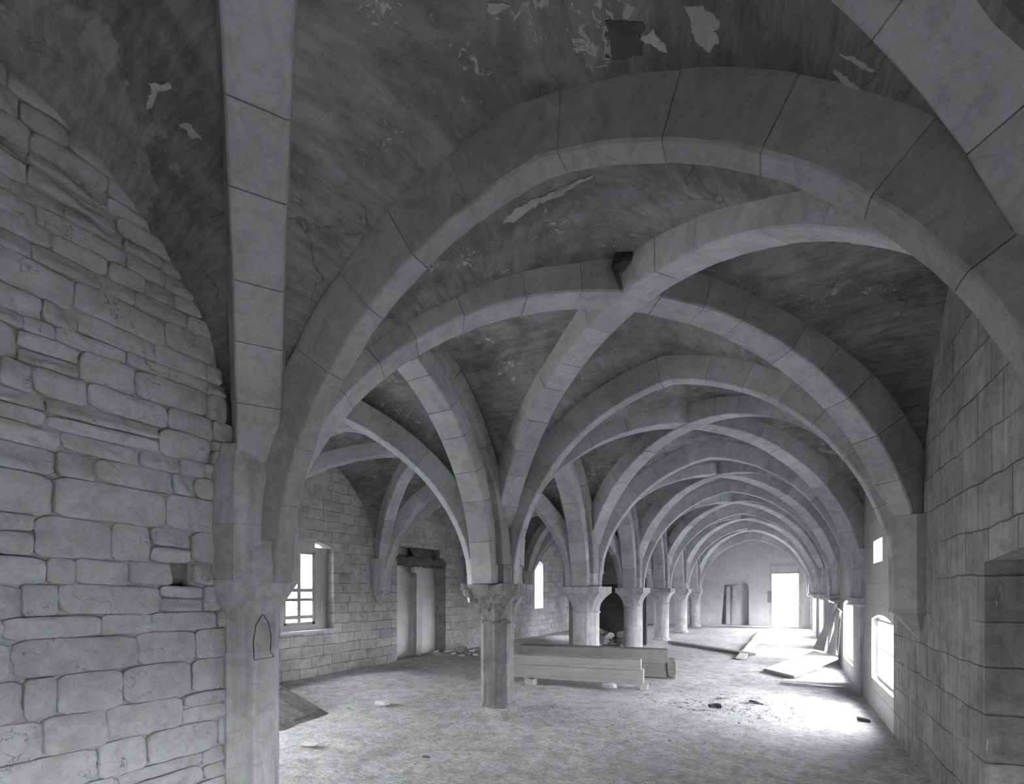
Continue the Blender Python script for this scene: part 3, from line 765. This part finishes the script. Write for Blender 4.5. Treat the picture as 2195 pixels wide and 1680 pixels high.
# gravel and straw nobody could count
rnd = random.Random(9); bm = bmesh.new()
def pebble(x, y, s):
    v = [bm.verts.new((x+rnd.uniform(-1, 1)*s, y+rnd.uniform(-1, 1)*s*.8, .004+rnd.uniform(0, 1)*s*.7)) for _ in range(6)]
    for f in ((0, 1, 2), (0, 2, 3), (0, 3, 4), (0, 4, 5), (1, 2, 3), (3, 4, 5), (1, 2, 5)):
        try: bm.faces.new([v[i] for i in f])
        except ValueError: pass
for _ in range(2600):
    x, y = UC+rnd.gauss(.3, .85), V(1)-.5+rnd.gauss(0, .55)
    if x < UR: pebble(x, y, abs(rnd.gauss(0, .010))+.003)
for _ in range(4200): pebble(rnd.uniform(-5.5, UR), rnd.uniform(2.6, 9), abs(rnd.gauss(0, .006))+.002)
for _ in range(500):
    x, y = rnd.gauss(-.5, .5), rnd.gauss(7.2, .4); pebble(min(x, 1), y, abs(rnd.gauss(0, .016))+.004)
tag(link('floor_grit', bm, M['column']), 'loose gravel, straw and grit strewn over the earth floor', 'grit', kind='stuff')
# broken slabs by the doorway, one object each
rnd = random.Random(3); RG = 'broken pale slabs heaped at the aisle doorway'
for i in range(22):
    x, y = rnd.uniform(-7.3, -6.2), rnd.uniform(8.9, 10.9); s = rnd.uniform(.12, .3)
    bm = bmesh.new(); roughbox(bm, Vector((0, 0, 0)), s, s*.6, .035, rough=.02, n=3, seed=i)
    o = link('broken_slab', bm, M['rubbish']); o.location = (x, y, .04+.04*rnd.random()+.01*i*.4); o.rotation_euler = (rnd.uniform(-.25, .25), rnd.uniform(-.25, .25), rnd.uniform(0, 3))
    tag(o, 'pale broken slab in the low heap before the doorway in the left aisle', 'slab', RG)
# rubble inside the hearth-like opening
RG = 'rubble stones inside the dark opening of the partition'
for i in range(16):
    x = rnd.uniform(-4.75, -3.85); s = rnd.uniform(.14, .34); zz = max(.08, .5-abs(x+4.3)*.5)*rnd.random()
    bm = bmesh.new(); roughbox(bm, Vector((0, 0, 0)), s, s*.8, s*.7, rough=.05, n=4, seed=i+40)
    o = link('rubble_stone', bm, M['rubbish']); o.location = (x, rnd.uniform(13.35, 13.8), s*.3+zz); o.rotation_euler = (rnd.uniform(-.5, .5), rnd.uniform(-.5, .5), rnd.uniform(0, 3))
    tag(o, 'pale rubble stone heaped inside the dark opening behind the second free-standing column', 'stone', RG)

# ------------------------------------------------------------------ marks on the vault: bare patches where the plaster fell
F, VX, HY, CX = 1020., 1675., 1267., 1097.5
TH = math.atan((VX-CX)/F); CT, ST = math.cos(TH), math.sin(TH)
from mathutils.bvhtree import BVHTree
bvh = BVHTree.FromObject(ceil, bpy.context.evaluated_depsgraph_get())
CAM = Vector((0, 0, 1.6))
def on_vault(px, py):
    X, Z = (px-CX)/F, 1; d = Vector((X*CT-Z*ST, Z*CT+X*ST, (HY-py)/F)).normalized()
    h = bvh.ray_cast(CAM, d); return (h[0], h[1] if h[1].dot(d) < 0 else -h[1]) if h[0] else (None, None)
def patch(name, poly, mat, label, th=.004):
    """a flake of real thickness laid on the web; the outline is followed on the curved surface"""
    bm = bmesh.new(); cx = sum(p[0] for p in poly)/len(poly); cy = sum(p[1] for p in poly)/len(poly)
    dense = []
    for i, a in enumerate(poly):
        b = poly[(i+1) % len(poly)]; k = max(1, int(math.dist(a, b)/4))
        for j in range(k):
            x, y = a[0]+(b[0]-a[0])*j/k, a[1]+(b[1]-a[1])*j/k
            dense.append((x+9*noise.noise(Vector((x*.045, y*.045, 1)))+5*noise.noise(Vector((x*.21, y*.21, 1))), y+9*noise.noise(Vector((x*.045, y*.045, 5)))+5*noise.noise(Vector((x*.21, y*.21, 5)))))
    rings = []
    for f in (1, .99, .66, .33):
        ring = []
        for (x, y) in dense:
            q, n = on_vault(cx+(x-cx)*f, cy+(y-cy)*f)
            if q is None: bm.free(); return
            ring.append(bm.verts.new(q+n*(th if f < 1 else -.002)))
        rings.append(ring)
    for a, b in zip(rings, rings[1:]):
        for i in range(len(a)): bm.faces.new((a[i], a[(i+1) % len(a)], b[(i+1) % len(a)], b[i]))
    bm.faces.new(rings[-1])
    o = link(name, bm, mat, ceil); o['label'] = label; return o
PT = [
 ([(1465,12),(1510,10),(1545,45),(1528,62),(1540,85),(1522,112),(1500,95),(1480,60),(1478,30)], 'flake', 'bare white patch where plaster fell'),
 ([(1292,52),(1300,50),(1308,90),(1312,120),(1300,124),(1294,96)], 'flake', 'bare white strip'),
 ([(1338,8),(1362,10),(1358,30),(1345,42),(1334,28)], 'flake', 'bare pale patch'),
 ([(1040,10),(1080,6),(1098,8),(1076,22),(1056,30),(1042,22)], 'flake', 'bare white patch'),
 ([(1076,478),(1100,450),(1150,425),(1215,398),(1272,375),(1200,414),(1140,444),(1090,476)], 'flake', 'pale scratch on the web'),
 ([(1375,86),(1398,60),(1416,78),(1430,108),(1412,106),(1392,92)], 'column', 'grey scar'),
 ([(1296,42),(1380,46),(1376,118),(1330,122),(1300,118)], 'soot', 'dark patch of exposed lath'),
 ([(1790,150),(1822,168),(1862,200),(1905,240),(1880,232),(1838,200),(1800,172)], 'flake', 'long pale scrape'),
 ([(1800,112),(1850,130),(1882,152),(1850,142),(1812,124)], 'flake', 'thin pale scrape'),
 ([(325,178),(362,176),(372,188),(338,190),(326,232),(312,236)], 'wall_end', 'pale peeled edge on the near web'),
 ([(385,268),(400,262),(420,280),(428,298),(414,292)], 'flake', 'white fleck on the near web'),
]
for poly, mt, lab in PT: patch('plaster_scar', poly, M[mt], lab)
# broken boss: a dark lump coloured as the cavity's shade, and an iron hook, where the ribs cross in the second bay
bx, by = UM, (V(0)+V(1))/2
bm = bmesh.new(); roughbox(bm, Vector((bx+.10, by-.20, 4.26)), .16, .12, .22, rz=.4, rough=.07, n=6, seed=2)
tag(link('boss_cavity_shade_lump', bm, M['soot']), 'dark lump standing for the shaded cavity at the rib crossing nearest the camera', 'hole')
bm = bmesh.new(); hexa(bm, [(-.012, -.012, -.16), (.012, -.012, -.16), (.012, .012, -.16), (-.012, .012, -.16), (-.02-.05, -.012, 0), (.02-.05, -.012, 0), (.02-.05, .012, 0), (-.02-.05, .012, 0)])
o = link('iron_hook', bm, M['iron']); o.location = (bx+.08, by-.25, 4.13); tag(o, 'small iron hook hanging from the broken crossing of the ribs', 'hook')

# ------------------------------------------------------------------ camera
cd = bpy.data.cameras.new('camera'); cam = bpy.data.objects.new('camera', cd); COL.objects.link(cam)
cam.location = CAM; cam.rotation_euler = (PI/2, 0, TH)
cd.sensor_width = 36; cd.sensor_fit = 'HORIZONTAL'; cd.lens = F*36/2195; cd.shift_y = (HY-840)/2195; cd.clip_start = .02
S.camera = cam

# ------------------------------------------------------------------ light: bright sky and sun through the openings
wld = bpy.data.worlds.new('sky'); S.world = wld; wld.use_nodes = True
bg = wld.node_tree.nodes['Background']; bg.inputs[0].default_value = (1, 1, 1, 1); bg.inputs[1].default_value = 56
sd = bpy.data.lights.new('sun', 'SUN'); so = bpy.data.objects.new('sun', sd); COL.objects.link(so)
sd.energy = 34; sd.angle = R(.6)
el = R(52); az = R(6)
dirv = Vector((-math.cos(el)*math.cos(az), -math.cos(el)*math.sin(az), -math.sin(el)))
so.rotation_euler = dirv.to_track_quat('-Z', 'Y').to_euler(); so.location = (6, 8, 8)
def portal(x, y, z, sy, sz, dx):
    l = bpy.data.lights.new('window_portal', 'AREA'); l.shape = 'RECTANGLE'; l.size = sy; l.size_y = sz; l.cycles.is_portal = True
    o = bpy.data.objects.new('window_portal', l); COL.objects.link(o); o.location = (x, y, z)
    o.rotation_euler = Vector(dx).to_track_quat('-Z', 'Z').to_euler()
portal(UR+.60, -.09, .55, 1.2, 1.05, (-1, 0, 0)); portal(UL-.56, 2.2, 1.6, 1.6, 1.8, (1, 0, 0))
for (a, b_) in RW: portal(UR+.56, (a+b_)/2, .82, 1.6, 1.2, (-1, 0, 0))
portal(UL-.56, 5.87, 1.7, 1.2, 1.75, (1, 0, 0)); portal(UL-.56, 15.6, 1.8, .8, 1.7, (1, 0, 0)); portal(UL-.56, 19.6, 1.8, .7, 1.6, (1, 0, 0))
portal(.16, VEND+.42, 1.45, 1.25, 2.8, (0, -1, 0))

S.view_settings.view_transform = 'Standard'; S.view_settings.look = 'None'; S.view_settings.gamma = 1; S.view_settings.use_curve_mapping = False
S.view_settings.exposure = 0.16
S.cycles.max_bounces = 5; S.cycles.diffuse_bounces = 4; S.cycles.glossy_bounces = 1; S.cycles.transparent_max_bounces = 6
S.cycles.use_adaptive_sampling = True; S.cycles.adaptive_threshold = 1.0; S.cycles.adaptive_min_samples = 24
S.cycles.use_denoising = True; S.cycles.sample_clamp_indirect = 6
